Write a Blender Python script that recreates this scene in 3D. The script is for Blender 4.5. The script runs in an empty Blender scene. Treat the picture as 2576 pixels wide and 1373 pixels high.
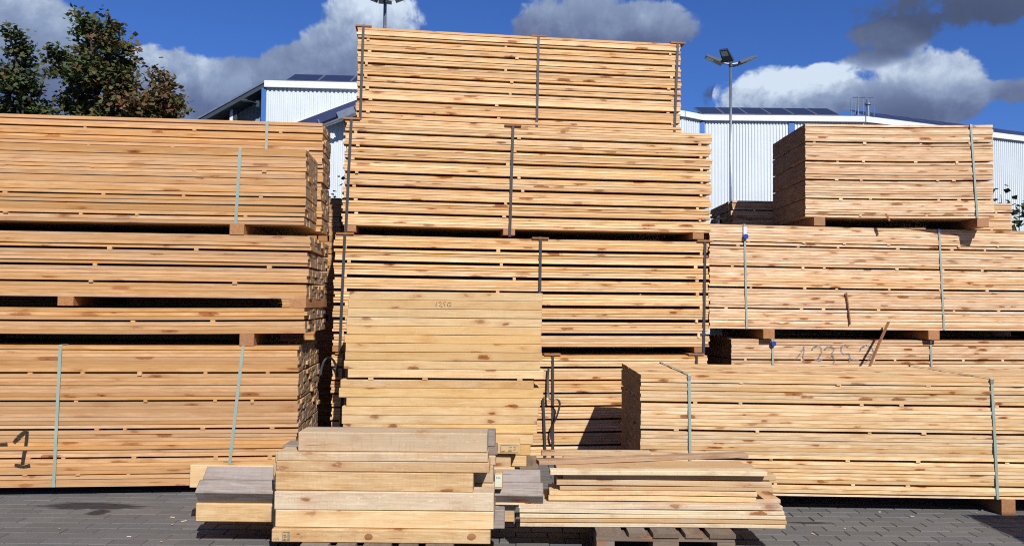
import bpy, bmesh, math, random
from mathutils import Vector, Matrix, noise
R_ = math.radians
random.seed(7)
sc = bpy.context.scene
COL = sc.collection

# ------------------------------------------------------------------ camera, sky, sun, exposure
EYE = 1.42
FPX = 1900.0            # focal length, in pixels of a 2576-wide picture
PITCH = math.atan((762 - 686.5) / FPX)
ROLL = 0.010
cd = bpy.data.cameras.new('camera'); cam = bpy.data.objects.new('camera', cd); COL.objects.link(cam)
cd.sensor_width = 36; cd.lens = 36 * FPX / 2576; cd.clip_end = 3000; cd.clip_start = 0.05
RM = Matrix.Rotation(math.pi/2 + PITCH, 3, 'X') @ Matrix.Rotation(ROLL, 3, 'Z')
CP = Vector((0, 0, EYE))
cam.matrix_world = Matrix.Translation(CP) @ RM.to_4x4()
sc.camera = cam

def ray(u, v): return RM @ Vector(((u-1288)/FPX, -(v-686.5)/FPX, -1))
def atd(u, v, Y):
    d = ray(u, v); return CP + d * (Y / d.y)

SUN_DIR = Vector((-0.37, 1.0, -0.90)).normalized()      # the way the light travels
EL = math.asin(-SUN_DIR.z); AZ = math.atan2(-SUN_DIR.x, -SUN_DIR.y)
sd = bpy.data.lights.new('sun', 'SUN'); sun = bpy.data.objects.new('sun', sd); COL.objects.link(sun)
sd.energy = 5.0; sd.angle = R_(0.53); sd.color = (1.0, 0.955, 0.89)
sun.rotation_euler = SUN_DIR.to_track_quat('-Z', 'Y').to_euler(); sun.location = (3, -8, 12)

vs = sc.view_settings
vs.view_transform = 'Standard'; vs.look = 'None'; vs.gamma = 1; vs.use_curve_mapping = False; vs.exposure = 0.42
sc.cycles.max_bounces = 3; sc.cycles.diffuse_bounces = 2; sc.cycles.glossy_bounces = 2
sc.cycles.use_denoising = False; sc.cycles.filter_width = 1.1

class NT:
    """small node-tree helper"""
    def __init__(s, tree): s.t = tree; s.n = tree.nodes; s.l = tree.links
    def node(s, typ, **kw):
        nd = s.n.new(typ)
        for k, v in kw.items(): setattr(nd, k, v)
        return nd
    def put(s, sock, v):
        if isinstance(v, bpy.types.NodeSocket): s.l.new(v, sock)
        elif v is not None:
            if isinstance(v, tuple) and len(v) == 3 and sock.type == 'RGBA': v = (*v, 1)
            sock.default_value = v
    def m(s, op, a, b=None, c=None, clamp=False):
        nd = s.node('ShaderNodeMath', operation=op, use_clamp=clamp)
        for i, x in enumerate((a, b, c)):
            if x is not None: s.put(nd.inputs[i], x)
        return nd.outputs[0]
    def v(s, op, a, b=None):
        nd = s.node('ShaderNodeVectorMath', operation=op)
        s.put(nd.inputs[0], a)
        if b is not None: s.put(nd.inputs[1], b)
        return nd.outputs[0]
    def noise(s, vec, scale=1, detail=3, rough=.55, dist=0):
        nd = s.node('ShaderNodeTexNoise')
        s.put(nd.inputs['Vector'], vec); nd.inputs['Scale'].default_value = scale
        nd.inputs['Detail'].default_value = detail; nd.inputs['Roughness'].default_value = rough
        nd.inputs['Distortion'].default_value = dist
        return nd.outputs[0]
    def ss(s, x, lo, hi, a=0., b=1.):
        nd = s.node('ShaderNodeMapRange', interpolation_type='SMOOTHSTEP')
        s.put(nd.inputs['Value'], x)
        for k, q in (('From Min', lo), ('From Max', hi), ('To Min', a), ('To Max', b)): s.put(nd.inputs[k], q)
        return nd.outputs[0]
    def mix(s, fac, a, b, bt='MIX'):
        nd = s.node('ShaderNodeMix', data_type='RGBA', blend_type=bt)
        s.put(nd.inputs[0], fac); s.put(nd.inputs[6], a); s.put(nd.inputs[7], b)
        return nd.outputs[2]
    def ramp(s, x, stops):
        nd = s.node('ShaderNodeValToRGB'); e = nd.color_ramp.elements
        while len(e) < len(stops): e.new(.5)
        for q, (p, c) in zip(e, stops): q.position = p; q.color = (*c, 1)
        s.put(nd.inputs[0], x); return nd.outputs[0]

# sky: Nishita with procedural cumulus
w = bpy.data.worlds.new('World'); sc.world = w; w.use_nodes = True
N = NT(w.node_tree); N.n.clear()
sky = N.node('ShaderNodeTexSky', sky_type='NISHITA', sun_disc=False)
sky.sun_elevation = EL; sky.sun_rotation = AZ; sky.altitude = 0
sky.air_density = 1.0; sky.dust_density = 0.2; sky.ozone_density = 5.0
skyc = N.mix(1.0, sky.outputs[0], (0.46, 0.71, 1.24), 'MULTIPLY')
tc = N.node('ShaderNodeTexCoord'); dirv = N.v('NORMALIZE', tc.outputs['Generated'])
sx = N.node('ShaderNodeSeparateXYZ'); N.put(sx.inputs[0], dirv)
az = N.m('ARCTAN2', sx.outputs[0], sx.outputs[1]); el = N.m('ARCSINE', sx.outputs[2])
CLOUDS = [  # picture x, y, half width, half height, brightness
    (560, 235, 260, 75, .62), (400, 160, 75, 50, .85), (915, 55, 130, 80, 1.0), (840, 165, 130, 70, .50), (740, 210, 150, 70, .42),
    (60, 160, 170, 110, .42), (90, 20, 120, 60, .75), (1470, 30, 170, 62, .66), (1610, 70, 140, 44, .45), (1380, 75, 80, 40, .42),
    (2380, 0, 210, 60, .10), (2210, 105, 85, 38, .34), (1985, 225, 120, 55, 1.1), (2150, 200, 110, 46, 1.0), (2360, 215, 105, 75, .72), (2200, 270, 250, 48, .42),
    (2580, 215, 60, 30, .4)]
wsum = None; bsum = None; qsum = None     # soft blobs, broken up by noise below
for (x, y, rx, ry, b) in CLOUDS:
    u = (x-1288)/FPX; a0 = math.atan(u); yy = 762 + .01*(x-1288)
    e0 = math.atan((yy-y)/FPX*math.cos(a0))
    sa = rx/FPX*math.cos(a0)**2; se = ry/FPX*math.cos(a0)
    p = N.m('MULTIPLY', N.m('SUBTRACT', az, a0), 1/sa); q = N.m('MULTIPLY', N.m('SUBTRACT', el, e0), 1/se)
    r2 = N.m('ADD', N.m('MULTIPLY', p, p), N.m('MULTIPLY', q, q))
    g = N.ss(r2, 2.8, .05)
    wsum = g if wsum is None else N.m('ADD', wsum, g)
    gb = N.m('MULTIPLY', g, b); bsum = gb if bsum is None else N.m('ADD', bsum, gb)
    gq = N.m('MULTIPLY', g, N.m('ADD', q, N.m('MULTIPLY', p, .25))); qsum = gq if qsum is None else N.m('ADD', qsum, gq)
def cloudnoise(vec):
    warp = N.node('ShaderNodeTexNoise'); N.put(warp.inputs['Vector'], vec); warp.inputs['Scale'].default_value = 9; warp.inputs['Detail'].default_value = 2
    off = N.v('MULTIPLY', N.v('SUBTRACT', warp.outputs[1], (.5, .5, .5)), (.05, .05, .05))
    p = N.v('ADD', vec, off)
    a = N.noise(p, 9, 8, .60); b = N.noise(p, 40, 3, .6)
    return N.m('ADD', N.m('MULTIPLY', a, .86), N.m('MULTIPLY', b, .14))
n0 = cloudnoise(dirv); n1 = cloudnoise(N.v('ADD', dirv, (.012, -.004, .030)))
# the rest of the sky carries the same kind of scattered cumulus
fr = N.m('MULTIPLY', N.ss(N.m('ABSOLUTE', az), .62, .95), 1.0)
frz = N.m('MAXIMUM', fr, N.ss(el, .42, .7))
gen = N.m('MULTIPLY', N.ss(N.noise(dirv, 3.1, 3, .5), .46, .62), frz)
wtot = N.m('ADD', wsum, N.m('MULTIPLY', gen, .8))
def dens(n): return N.m('ADD', wtot, N.m('MULTIPLY', N.m('SUBTRACT', n, .5), 4.6))
d0 = dens(n0); d1 = dens(n1)   # d1: the same field a little further towards the sun
mask = N.ss(d0, .44, .86)
lit = N.ss(N.m('SUBTRACT', d0, d1), -.55, .85)
qav = N.m('DIVIDE', qsum, N.m('ADD', wtot, .05))
bav = N.m('DIVIDE', N.m('ADD', bsum, N.m('MULTIPLY', gen, .45)), N.m('ADD', wtot, .001))
br = N.m('MULTIPLY', bav, N.m('ADD', N.m('ADD', .30, N.ss(qav, -.75, .65, 0., .52)), N.m('MULTIPLY', lit, .52)))
thick = N.ss(d0, .5, 1.6)
br = N.m('SUBTRACT', br, N.m('MULTIPLY', thick, .03))
cc = N.ramp(br, [(0.0, (.055, .075, .140)), (.30, (.135, .175, .30)), (.62, (.27, .345, .50)), (1.0, (.64, .74, .86))])
bg1 = N.node('ShaderNodeBackground'); N.put(bg1.inputs[0], skyc); bg1.inputs[1].default_value = 0.066
bg2 = N.node('ShaderNodeBackground'); N.put(bg2.inputs[0], cc); bg2.inputs[1].default_value = 0.80
ms = N.node('ShaderNodeMixShader'); N.put(ms.inputs[0], N.m('MULTIPLY', mask, .96)); N.l.new(bg1.outputs[0], ms.inputs[1]); N.l.new(bg2.outputs[0], ms.inputs[2])
wo = N.node('ShaderNodeOutputWorld'); N.l.new(ms.outputs[0], wo.inputs[0])

# ------------------------------------------------------------------ helpers
class MB:
    def __init__(s): s.v = []; s.f = []; s.mi = []
    def box(s, x0, x1, y0, y1, z0, z1, mi=0):
        b = len(s.v)
        s.v += [(x0,y0,z0),(x1,y0,z0),(x1,y1,z0),(x0,y1,z0),(x0,y0,z1),(x1,y0,z1),(x1,y1,z1),(x0,y1,z1)]
        s.f += [tuple(b+i for i in q) for q in ((0,3,2,1),(4,5,6,7),(0,1,5,4),(1,2,6,5),(2,3,7,6),(3,0,4,7))]
        s.mi += [mi]*6
    def bar(s, x0, x1, y0, y1, z0, z1, n=1, fn=None, mi=0):
        """box along x with n segments; fn(x) -> (dy, dz) bends it"""
        b = len(s.v)
        for i in range(n+1):
            x = x0 + (x1-x0)*i/n; dy, dz = fn(x) if fn else (0, 0)
            s.v += [(x,y0+dy,z0+dz),(x,y1+dy,z0+dz),(x,y1+dy,z1+dz),(x,y0+dy,z1+dz)]
        for i in range(n):
            p = b+4*i; q = p+4
            for k in range(4):
                k2 = (k+1) % 4
                s.f.append((p+k, p+k2, q+k2, q+k)); s.mi.append(mi)
        s.f += [(b+3,b+2,b+1,b), (b+4*n, b+4*n+1, b+4*n+2, b+4*n+3)]; s.mi += [mi]*2
    def quad(s, a, b, c, d, mi=0):
        k = len(s.v); s.v += [tuple(a), tuple(b), tuple(c), tuple(d)]; s.f.append((k,k+1,k+2,k+3)); s.mi.append(mi)
    def tube(s, pts, r, n=8, r1=None, mi=0, cap=True):
        pts = [Vector(p) for p in pts]; b = len(s.v); m = len(pts)
        for i, p in enumerate(pts):
            t = (pts[min(i+1, m-1)] - pts[max(i-1, 0)]).normalized()
            a = t.orthogonal().normalized() if i == 0 else (a - t*a.dot(t)).normalized()
            c = t.cross(a); rr = r if r1 is None else r + (r1-r)*i/max(1, m-1)
            for k in range(n):
                an = 2*math.pi*k/n; s.v.append(tuple(p + (a*math.cos(an) + c*math.sin(an))*rr))
        for i in range(m-1):
            for k in range(n):
                k2 = (k+1) % n
                s.f.append((b+i*n+k, b+i*n+k2, b+(i+1)*n+k2, b+(i+1)*n+k)); s.mi.append(mi)
        if cap:
            s.f += [tuple(b+k for k in reversed(range(n))), tuple(b+(m-1)*n+k for k in range(n))]; s.mi += [mi]*2
    def ribbon(s, pts, wdt, th, side, mi=0):
        """flat band through pts; side = direction of its width"""
        pts = [Vector(p) for p in pts]; sd_ = Vector(side).normalized(); b = len(s.v); m = len(pts)
        for i, p in enumerate(pts):
            t = (pts[min(i+1, m-1)] - pts[max(i-1, 0)]).normalized(); nn = t.cross(sd_)
            nn = nn.normalized() if nn.length > 1e-6 else Vector((0, -1, 0))
            for (q, o) in ((-1, 0), (1, 0), (1, 1), (-1, 1)): s.v.append(tuple(p + sd_*(q*wdt/2) + nn*(o*th)))
        for i in range(m-1):
            for k in range(4):
                k2 = (k+1) % 4
                s.f.append((b+4*i+k, b+4*i+k2, b+4*i+4+k2, b+4*i+4+k)); s.mi.append(mi)
        s.f += [(b, b+1, b+2, b+3), (b+4*m-1, b+4*m-2, b+4*m-3, b+4*m-4)]; s.mi += [mi]*2
    def mesh(s, name, mats, smooth=False):
        me = bpy.data.meshes.new(name); me.from_pydata(s.v, [], s.f)
        for m in (mats if isinstance(mats, (list, tuple)) else [mats]): me.materials.append(m)
        me.polygons.foreach_set('material_index', s.mi)
        if smooth: me.polygons.foreach_set('use_smooth', [True]*len(s.f))
        me.update(); return me
    def obj(s, name, mats, parent=None, loc=(0,0,0), rot=(0,0,0), smooth=False, fix=False):
        me = s.mesh(name, mats, smooth)
        if fix:
            bm = bmesh.new(); bm.from_mesh(me); bmesh.ops.recalc_face_normals(bm, faces=bm.faces); bm.to_mesh(me); bm.free()
        return link(name, me, parent, loc, rot)
def link(name, me, parent=None, loc=(0,0,0), rot=(0,0,0), scale=None):
    o = bpy.data.objects.new(name, me); COL.objects.link(o); o.parent = parent
    o.location = loc; o.rotation_euler = rot
    if scale: o.scale = scale
    return o
def tag(o, label=None, cat=None, group=None, kind=None):
    for k, v in (('label', label), ('category', cat), ('group', group), ('kind', kind)):
        if v: o[k] = v
    return o
def empty(name, loc=(0,0,0), rz=0, label=None, cat=None, group=None):
    o = bpy.data.objects.new(name, None); COL.objects.link(o); o.location = loc; o.rotation_euler = (0,0,rz)
    o.empty_display_size = .1
    return tag(o, label, cat, group)
def rnd(a, b): return random.uniform(a, b)

# ------------------------------------------------------------------ materials
ALB = .74
def mat(name):
    m = bpy.data.materials.new(name); m.use_nodes = True; n = NT(m.node_tree)
    return m, n, m.node_tree.nodes['Principled BSDF']
def plain(name, col, rough=.6, metal=0, spec=.3, var=.12, scale=6, bump=0):
    m, n, b = mat(name)
    col = tuple(x*ALB for x in col); t = n.node('ShaderNodeTexCoord').outputs['Object']
    f = n.noise(t, scale, 5, .6)
    c = n.mix(n.ss(f, .3, .7), tuple(x*(1-var) for x in col), tuple(min(1, x*(1+var)) for x in col))
    n.put(b.inputs['Base Color'], c); b.inputs['Roughness'].default_value = rough; b.inputs['Metallic'].default_value = metal
    b.inputs['Specular IOR Level'].default_value = spec
    if bump:
        bp = n.node('ShaderNodeBump'); bp.inputs['Strength'].default_value = bump; n.put(bp.inputs['Height'], n.noise(t, scale*8, 4)); n.l.new(bp.outputs[0], b.inputs['Normal'])
    return m
def wood(name, light, dark, tint, knotc=(.22, .080, .028), endc=(.20, .125, .075), knot=1.0, ks=(4.6, 4, 17), patch=.5, weather=0.0, wcol=(.36, .33, .31), spread=.26, grain=1.0, worn=0.0):
    """sawn softwood: light/dark = grain colours, tint = colour of the odd darker board"""
    m, n, b = mat(name)
    t = n.node('ShaderNodeTexCoord').outputs['Object']
    oi = n.node('ShaderNodeObjectInfo'); ge = n.node('ShaderNodeNewGeometry')
    r = n.m('FRACT', n.m('ADD', oi.outputs['Random'], n.m('MULTIPLY', ge.outputs['Random Per Island'], 7.31)))
    r2 = n.m('FRACT', n.m('MULTIPLY', r, 13.7)); r3 = n.m('FRACT', n.m('MULTIPLY', r, 41.3))
    cx = n.node('ShaderNodeCombineXYZ')
    n.put(cx.inputs[0], n.m('MULTIPLY', r, 57.)); n.put(cx.inputs[1], n.m('MULTIPLY', r2, 31.)); n.put(cx.inputs[2], n.m('MULTIPLY', r3, 23.))
    p = n.v('ADD', t, cx.outputs[0])
    # knots
    kv = n.node('ShaderNodeTexVoronoi', feature='F1'); n.put(kv.inputs['Vector'], n.v('MULTIPLY', p, ks)); kv.inputs['Scale'].default_value = 1
    kd = n.m('ADD', kv.outputs['Distance'], n.m('MULTIPLY', n.m('SUBTRACT', n.noise(n.v('MULTIPLY', p, (26, 60, 60)), 1, 2), .5), .34))
    kc = n.node('ShaderNodeSeparateColor'); n.put(kc.inputs[0], kv.outputs['Color'])
    kon = n.ss(kc.outputs[0], 1-.36*knot, 1-.33*knot)
    kr = n.m('MULTIPLY', kc.outputs[1], .20)
    kmask = n.m('MULTIPLY', n.ss(n.m('SUBTRACT', kd, kr), .17, .09), kon)
    khalo = n.m('MULTIPLY', n.ss(kd, .62, .12), kon)
    # grain, bent around the knots
    pg = n.v('ADD', n.v('MULTIPLY', p, (1.3, 95, 95)), n.v('MULTIPLY', kv.outputs['Color'], (0, 0, 0)))
    g1 = n.noise(pg, 1, 3, .65)
    g2 = n.noise(n.v('MULTIPLY', p, (3.2, 9, 9)), 1, 3, .6)
    g3 = n.noise(n.v('MULTIPLY', p, (22, 5, 5)), 1, 2, .6)
    f = n.m('ADD', n.m('MULTIPLY', n.m('SUBTRACT', g1, .5), 1.5*grain), n.m('MULTIPLY', n.m('SUBTRACT', g2, .5), 1.5*patch))
    f = n.m('ADD', f, n.m('MULTIPLY', n.m('SUBTRACT', g3, .5), .35*patch))
    g4 = n.noise(n.v('MULTIPLY', p, (6.5, 14, 75)), 1, 2, .5)
    c = n.mix(n.m('ADD', f, .42, clamp=True), light, dark)
    c = n.mix(n.m('MULTIPLY', n.ss(g4, .55, .63), .50*patch), c, tuple(min(.92, x*y) for x, y in zip(light, (1.10, 1.17, 1.32))))
    c = n.mix(n.m('MULTIPLY', n.ss(g4, .42, .35), .48*patch), c, tuple(x*y for x, y in zip(dark, (.95, .86, .72))))
    c = n.mix(n.m('MULTIPLY', n.ss(r2, .35, .95), .85), c, n.mix(.65, c, tint))
    c = n.mix(n.m('MULTIPLY', khalo, .50), c, tuple(x*y for x, y in zip(dark, (.86, .66, .46))))
    kcol = n.mix(n.ss(kd, .14, .03), tuple(x*1.5 for x in knotc), tuple(x*.62 for x in knotc))
    c = n.mix(n.m('MULTIPLY', kmask, n.ss(kc.outputs[2], 0, .8, .55, 1.0)), c, kcol)
    if weather:
        wn = n.noise(n.v('MULTIPLY', p, (2.2, 5, 5)), 1, 5, .65)
        wf = n.m('MULTIPLY', n.ss(n.m('ADD', wn, n.m('MULTIPLY', n.m('SUBTRACT', r3, .5), .35)), .62-.5*weather, .78-.3*weather), min(1, .55+.45*weather))
        wc = n.mix(g1, tuple(x*1.15 for x in wcol), tuple(x*.72 for x in wcol))
        c = n.mix(wf, c, wc)
    if worn:
        st = n.noise(n.v('MULTIPLY', p, (3.5, 9, 11)), 1, 5, .7)
        c = n.mix(n.m('MULTIPLY', n.ss(st, .54, .72), .55*worn), c, tuple(x*y for x, y in zip(dark, (.70, .66, .66))))
        fl = n.noise(n.v('MULTIPLY', p, (34, 30, 90)), 1, 3, .7)
        c = n.mix(n.m('MULTIPLY', n.ss(fl, .60, .70), .55*worn), c, tuple(min(.95, x*1.22) for x in light))
        ck = n.noise(n.v('MULTIPLY', p, (2.2, 60, 85)), 1, 2, .5)
        c = n.mix(n.m('MULTIPLY', n.ss(ck, .70, .76), .8*worn), c, (.12, .07, .04))
        sm = n.noise(n.v('MULTIPLY', p, (120, 6, 14)), 1, 3, .6)
        c = n.mix(n.m('MULTIPLY', n.ss(sm, .52, .70), .22*worn), c, tuple(x*.7 for x in dark))
    # end grain
    nt = n.node('ShaderNodeVectorTransform', vector_type='NORMAL', convert_from='WORLD', convert_to='OBJECT'); n.put(nt.inputs[0], ge.outputs['Normal'])
    sp = n.node('ShaderNodeSeparateXYZ'); n.put(sp.inputs[0], nt.outputs[0])
    ef = n.ss(n.m('ABSOLUTE', sp.outputs[0]), .6, .85)
    eg = n.noise(n.v('MULTIPLY', p, (60, 60, 60)), 1, 2, .6)
    c = n.mix(ef, c, n.mix(eg, tuple(x*1.3 for x in endc), tuple(x*.6 for x in endc)))
    hv = n.node('ShaderNodeHueSaturation'); n.put(hv.inputs['Color'], c)
    n.put(hv.inputs['Value'], n.m('MULTIPLY', n.m('ADD', 1-spread/2, n.m('MULTIPLY', r, spread)), ALB))
    n.put(hv.inputs['Saturation'], n.m('ADD', .90, n.m('MULTIPLY', r3, .16)))
    n.put(b.inputs['Base Color'], hv.outputs[0])
    b.inputs['Roughness'].default_value = .78; b.inputs['Specular IOR Level'].default_value = .18
    bp = n.node('ShaderNodeBump'); bp.inputs['Strength'].default_value = .35; bp.inputs['Distance'].default_value = .003
    n.put(bp.inputs['Height'], n.m('ADD', n.m('MULTIPLY', g1, .8), n.m('ADD', n.m('MULTIPLY', g3, .35), n.m('MULTIPLY', n.noise(n.v('MULTIPLY', p, (170, 30, 30)), 1, 3), .5))))
    n.l.new(bp.outputs[0], b.inputs['Normal'])
    return m

W_LEFT  = wood('wood_amber', (.70, .41, .19), (.47, .235, .088), (.47, .255, .11), endc=(.37, .26, .165), knot=.8, patch=.75, spread=.26)
W_MID   = wood('wood_fresh', (.88, .60, .32), (.62, .35, .14), (.58, .32, .135), knot=1.4, patch=.95, spread=.32)
W_RIGHT = wood('wood_pale', (.88, .63, .40), (.58, .34, .17), (.57, .33, .16), endc=(.27, .15, .08), knot=1.5, ks=(5.2, 4, 18), patch=1.2, spread=.38)
W_FRONT = wood('wood_yellow_pale', (.88, .635, .365), (.60, .365, .16), (.58, .345, .155), endc=(.27, .15, .08), knot=1.5, ks=(5.2, 4, 18), patch=1.15, spread=.36)
W_PLANK = wood('wood_plank', (.78, .555, .285), (.62, .375, .145), (.62, .38, .165), knot=.75, ks=(5.5, 4, 14), patch=.75, spread=.20, worn=0.55)
W_BEAM  = wood('wood_beam', (.76, .52, .26), (.56, .325, .13), (.54, .32, .14), knot=.95, ks=(6.0, 4, 13), patch=1.0, spread=.18, weather=.22, wcol=(.66, .53, .34), worn=0.9)
W_OLD   = wood('wood_part_weathered', (.72, .52, .31), (.47, .29, .15), (.48, .31, .19), knot=.9, ks=(6.0, 4, 13), patch=1.2, spread=.16, weather=.45, wcol=(.58, .46, .31), worn=1.0)
W_GREY  = wood('wood_grey', (.37, .31, .265), (.23, .185, .155), (.26, .19, .145), knot=.6, ks=(4.0, 11, 11), patch=1.1, spread=.12, weather=.4, wcol=(.37, .325, .30), worn=0.8)
W_WHITE = wood('wood_bleached', (.83, .66, .43), (.58, .41, .25), (.58, .41, .26), knot=.9, ks=(6, 4, 13), patch=1.3, spread=.12, weather=.5, wcol=(.77, .64, .42), worn=1.0)
W_LOOSE = wood('wood_loose', (.70, .49, .27), (.50, .29, .13), (.46, .27, .12), knot=.7, patch=.6, spread=.24, weather=.12, wcol=(.5, .44, .38), worn=0.8)
W_BEAR  = wood('wood_bearer', (.50, .235, .095), (.36, .155, .06), (.42, .20, .09), endc=(.42, .20, .085), knot=.4, patch=.4, spread=.2)
W_PALLET= wood('wood_pallet', (.27, .20, .14), (.14, .10, .072), (.17, .115, .08), endc=(.20, .14, .095), knot=.6, patch=.9, weather=.4, wcol=(.25, .215, .185), spread=.3)
W_DARK  = wood('wood_dark_board', (.50, .32, .18), (.34, .20, .105), (.36, .21, .11), knot=.9, patch=1.0, spread=.2)
W_BROWN = wood('wood_brown_batten', (.42, .20, .085), (.28, .12, .05), (.3, .14, .06), endc=(.35, .17, .075), knot=.3, spread=.2)
S_BLACK = plain('strap_black', (.040, .040, .046), .45, 0, .4)
S_GREEN = plain('strap_green', (.30, .40, .355), .40, 0, .5, .10, 3)
S_SILVER= plain('strap_seal', (.62, .66, .70), .3, .7, .5)
BLUECAP = plain('blue_plastic', (.02, .06, .36), .35)
INK     = plain('ink_black', (.035, .025, .018), .8, var=.5, scale=60)
INKBLUE = plain('ink_blue', (.20, .25, .32), .8, var=.45, scale=50)
def faded(m, amount, scale):
    n = NT(m.node_tree); ge = n.node('ShaderNodeNewGeometry'); f = n.noise(n.v('MULTIPLY', ge.outputs['Position'], (1, 1, 2.2)), scale, 4, .7)
    tr = n.node('ShaderNodeBsdfTransparent'); mx = n.node('ShaderNodeMixShader'); n.put(mx.inputs[0], n.ss(f, .62-amount, .40-amount*.5, 1., 0.) if False else n.ss(f, .58-amount*.5, .44-amount*.5, 0., .9))
    n.l.new(n.n['Principled BSDF'].outputs[0], mx.inputs[1]); n.l.new(tr.outputs[0], mx.inputs[2]); n.l.new(mx.outputs[0], n.n['Material Output'].inputs[0])
faded(INK, .26, 60); faded(INKBLUE, .06, 55)
PENCIL  = plain('pencil', (.40, .30, .14), .8)
STAMP   = plain('stamp_ink', (.24, .25, .19), .8, var=.3, scale=40)
PAPER   = plain('paper', (.62, .66, .68), .6)

# ------------------------------------------------------------------ ground
def ground_material(name, base):
    m, n, b = mat(name)
    ge = n.node('ShaderNodeNewGeometry'); oi = n.node('ShaderNodeObjectInfo')
    p = ge.outputs['Position']
    r = n.m('FRACT', n.m('ADD', oi.outputs['Random'], n.m('MULTIPLY', ge.outputs['Random Per Island'], 5.7)))
    f = n.noise(p, 160, 4, .7); g = n.noise(p, 1.6, 5, .6)
    c = n.mix(n.ss(f, .3, .75), tuple(x*.80 for x in base), tuple(x*1.22 for x in base))
    c = n.mix(n.m('MULTIPLY', n.ss(g, .42, .7), .35), c, tuple(x*y for x, y in zip(base, (1.22, 1.12, 1.0))))
    hv = n.node('ShaderNodeHueSaturation'); n.put(hv.inputs['Color'], c); n.put(hv.inputs['Value'], n.m('MULTIPLY', n.m('ADD', .90, n.m('MULTIPLY', r, .2)), ALB))
    c = hv.outputs[0]
    # oil stain on the paving and a small one further right
    sp = n.node('ShaderNodeSeparateXYZ'); n.put(sp.inputs[0], p)
    wob = n.m('MULTIPLY', n.m('SUBTRACT', n.noise(n.v('MULTIPLY', p, (5, 26, 1)), 1, 4, .6), .5), 1.5)
    for (x0, y0, sx_, sy_) in ((-2.86, 5.25, .34, .085), (-2.74, 5.09, .07, .07), (1.97, 5.02, .14, .022)):
        a = n.m('DIVIDE', n.m('SUBTRACT', sp.outputs[0], x0), sx_); q = n.m('DIVIDE', n.m('SUBTRACT', sp.outputs[1], y0), sy_)
        d = n.m('ADD', n.m('SQRT', n.m('ADD', n.m('MULTIPLY', a, a), n.m('MULTIPLY', q, q))), wob)
        c = n.mix(n.m('MULTIPLY', n.ss(d, 1.25, .75), .88), c, (.018, .017, .018))
    n.put(b.inputs['Base Color'], c); b.inputs['Roughness'].default_value = .85; b.inputs['Specular IOR Level'].default_value = .2
    bp = n.node('ShaderNodeBump'); bp.inputs['Strength'].default_value = .4; bp.inputs['Distance'].default_value = .002
    n.put(bp.inputs['Height'], f); n.l.new(bp.outputs[0], b.inputs['Normal'])
    return m
G_PAVE = ground_material('paver_concrete', (.142, .139, .136))
G_SAND = plain('joint_grit', (.060, .057, .053), .95, scale=40, var=.3)
G_YARD = ground_material('yard_ground', (.10, .10, .10))

mb = MB(); mb.box(-6.2, 6.2, 1.0, 7.0, -.10, -.016)
pav = mb.obj('pavement', G_SAND); tag(pav, kind='structure')
mb = MB(); e = 1500
for (x0, x1, y0, y1) in ((-e, e, 7.0, e), (-e, -6.2, 1.0, 7.0), (6.2, e, 1.0, 7.0), (-e, e, -e, 1.0)):
    mb.quad((x0,y0,-.02), (x1,y0,-.02), (x1,y1,-.02), (x0,y1,-.02))
tag(mb.obj('ground', G_YARD), kind='structure')
PW, PD, JT = .198, .104, .0045
def paver_mb(mb, x, y, jz=0):
    c = .004; w2 = (PW-JT)/2; d2 = (PD-JT)/2; b = len(mb.v)
    t = [rnd(-.0012, .0012) for _ in range(4)]
    co = ((-1,-1),(1,-1),(1,1),(-1,1))
    for (a, q) in co: mb.v.append((x+a*w2, y+q*d2, -.05+jz))
    for (a, q) in co: mb.v.append((x+a*w2, y+q*d2, -c+jz))
    for k, (a, q) in enumerate(co): mb.v.append((x+a*(w2-c), y+q*(d2-c), jz+t[k]))
    for l in (0, 4):
        for k in range(4): mb.f.append((b+l+k, b+l+(k+1)%4, b+l+4+(k+1)%4, b+l+4+k)); mb.mi.append(0)
    mb.f.append((b+8, b+9, b+10, b+11)); mb.mi.append(0)
pvar = []
for k in range(6):
    q = MB(); paver_mb(q, 0, 0); pvar.append(q.mesh('paver', G_PAVE))
def project(p):
    q = RM.transposed() @ (Vector(p) - CP); return 1288 + FPX*q.x/-q.z, 686.5 - FPX*q.y/-q.z
cand = []; rest = MB()
row = 0; y = 1.06
while y < 6.95:
    x = -6.1 + (PW/2 if row % 2 else 0)
    while x < 6.12:
        u, v = project((x, y, 0))
        if v < 1385 and v > 1240 and -40 < u < 2620 and (u < 760 or u > 1840 or (v > 1318 and 1220 < u < 1500)):
            cand.append((v, x, y))
        else: paver_mb(rest, x, y, rnd(-.0015, .0015))
        x += PW
    y += PD; row += 1
cand.sort(reverse=True)
for i, (v, x, y) in enumerate(cand):
    if i < 300: link('paver', random.choice(pvar), pav, (x, y, rnd(-.002, .002)), (rnd(-.004, .004), rnd(-.004, .004), rnd(-.006, .006)))
    else: paver_mb(rest, x, y, rnd(-.0015, .0015))
tag(rest.obj('paver_field', G_PAVE, pav), kind='stuff')

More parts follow.
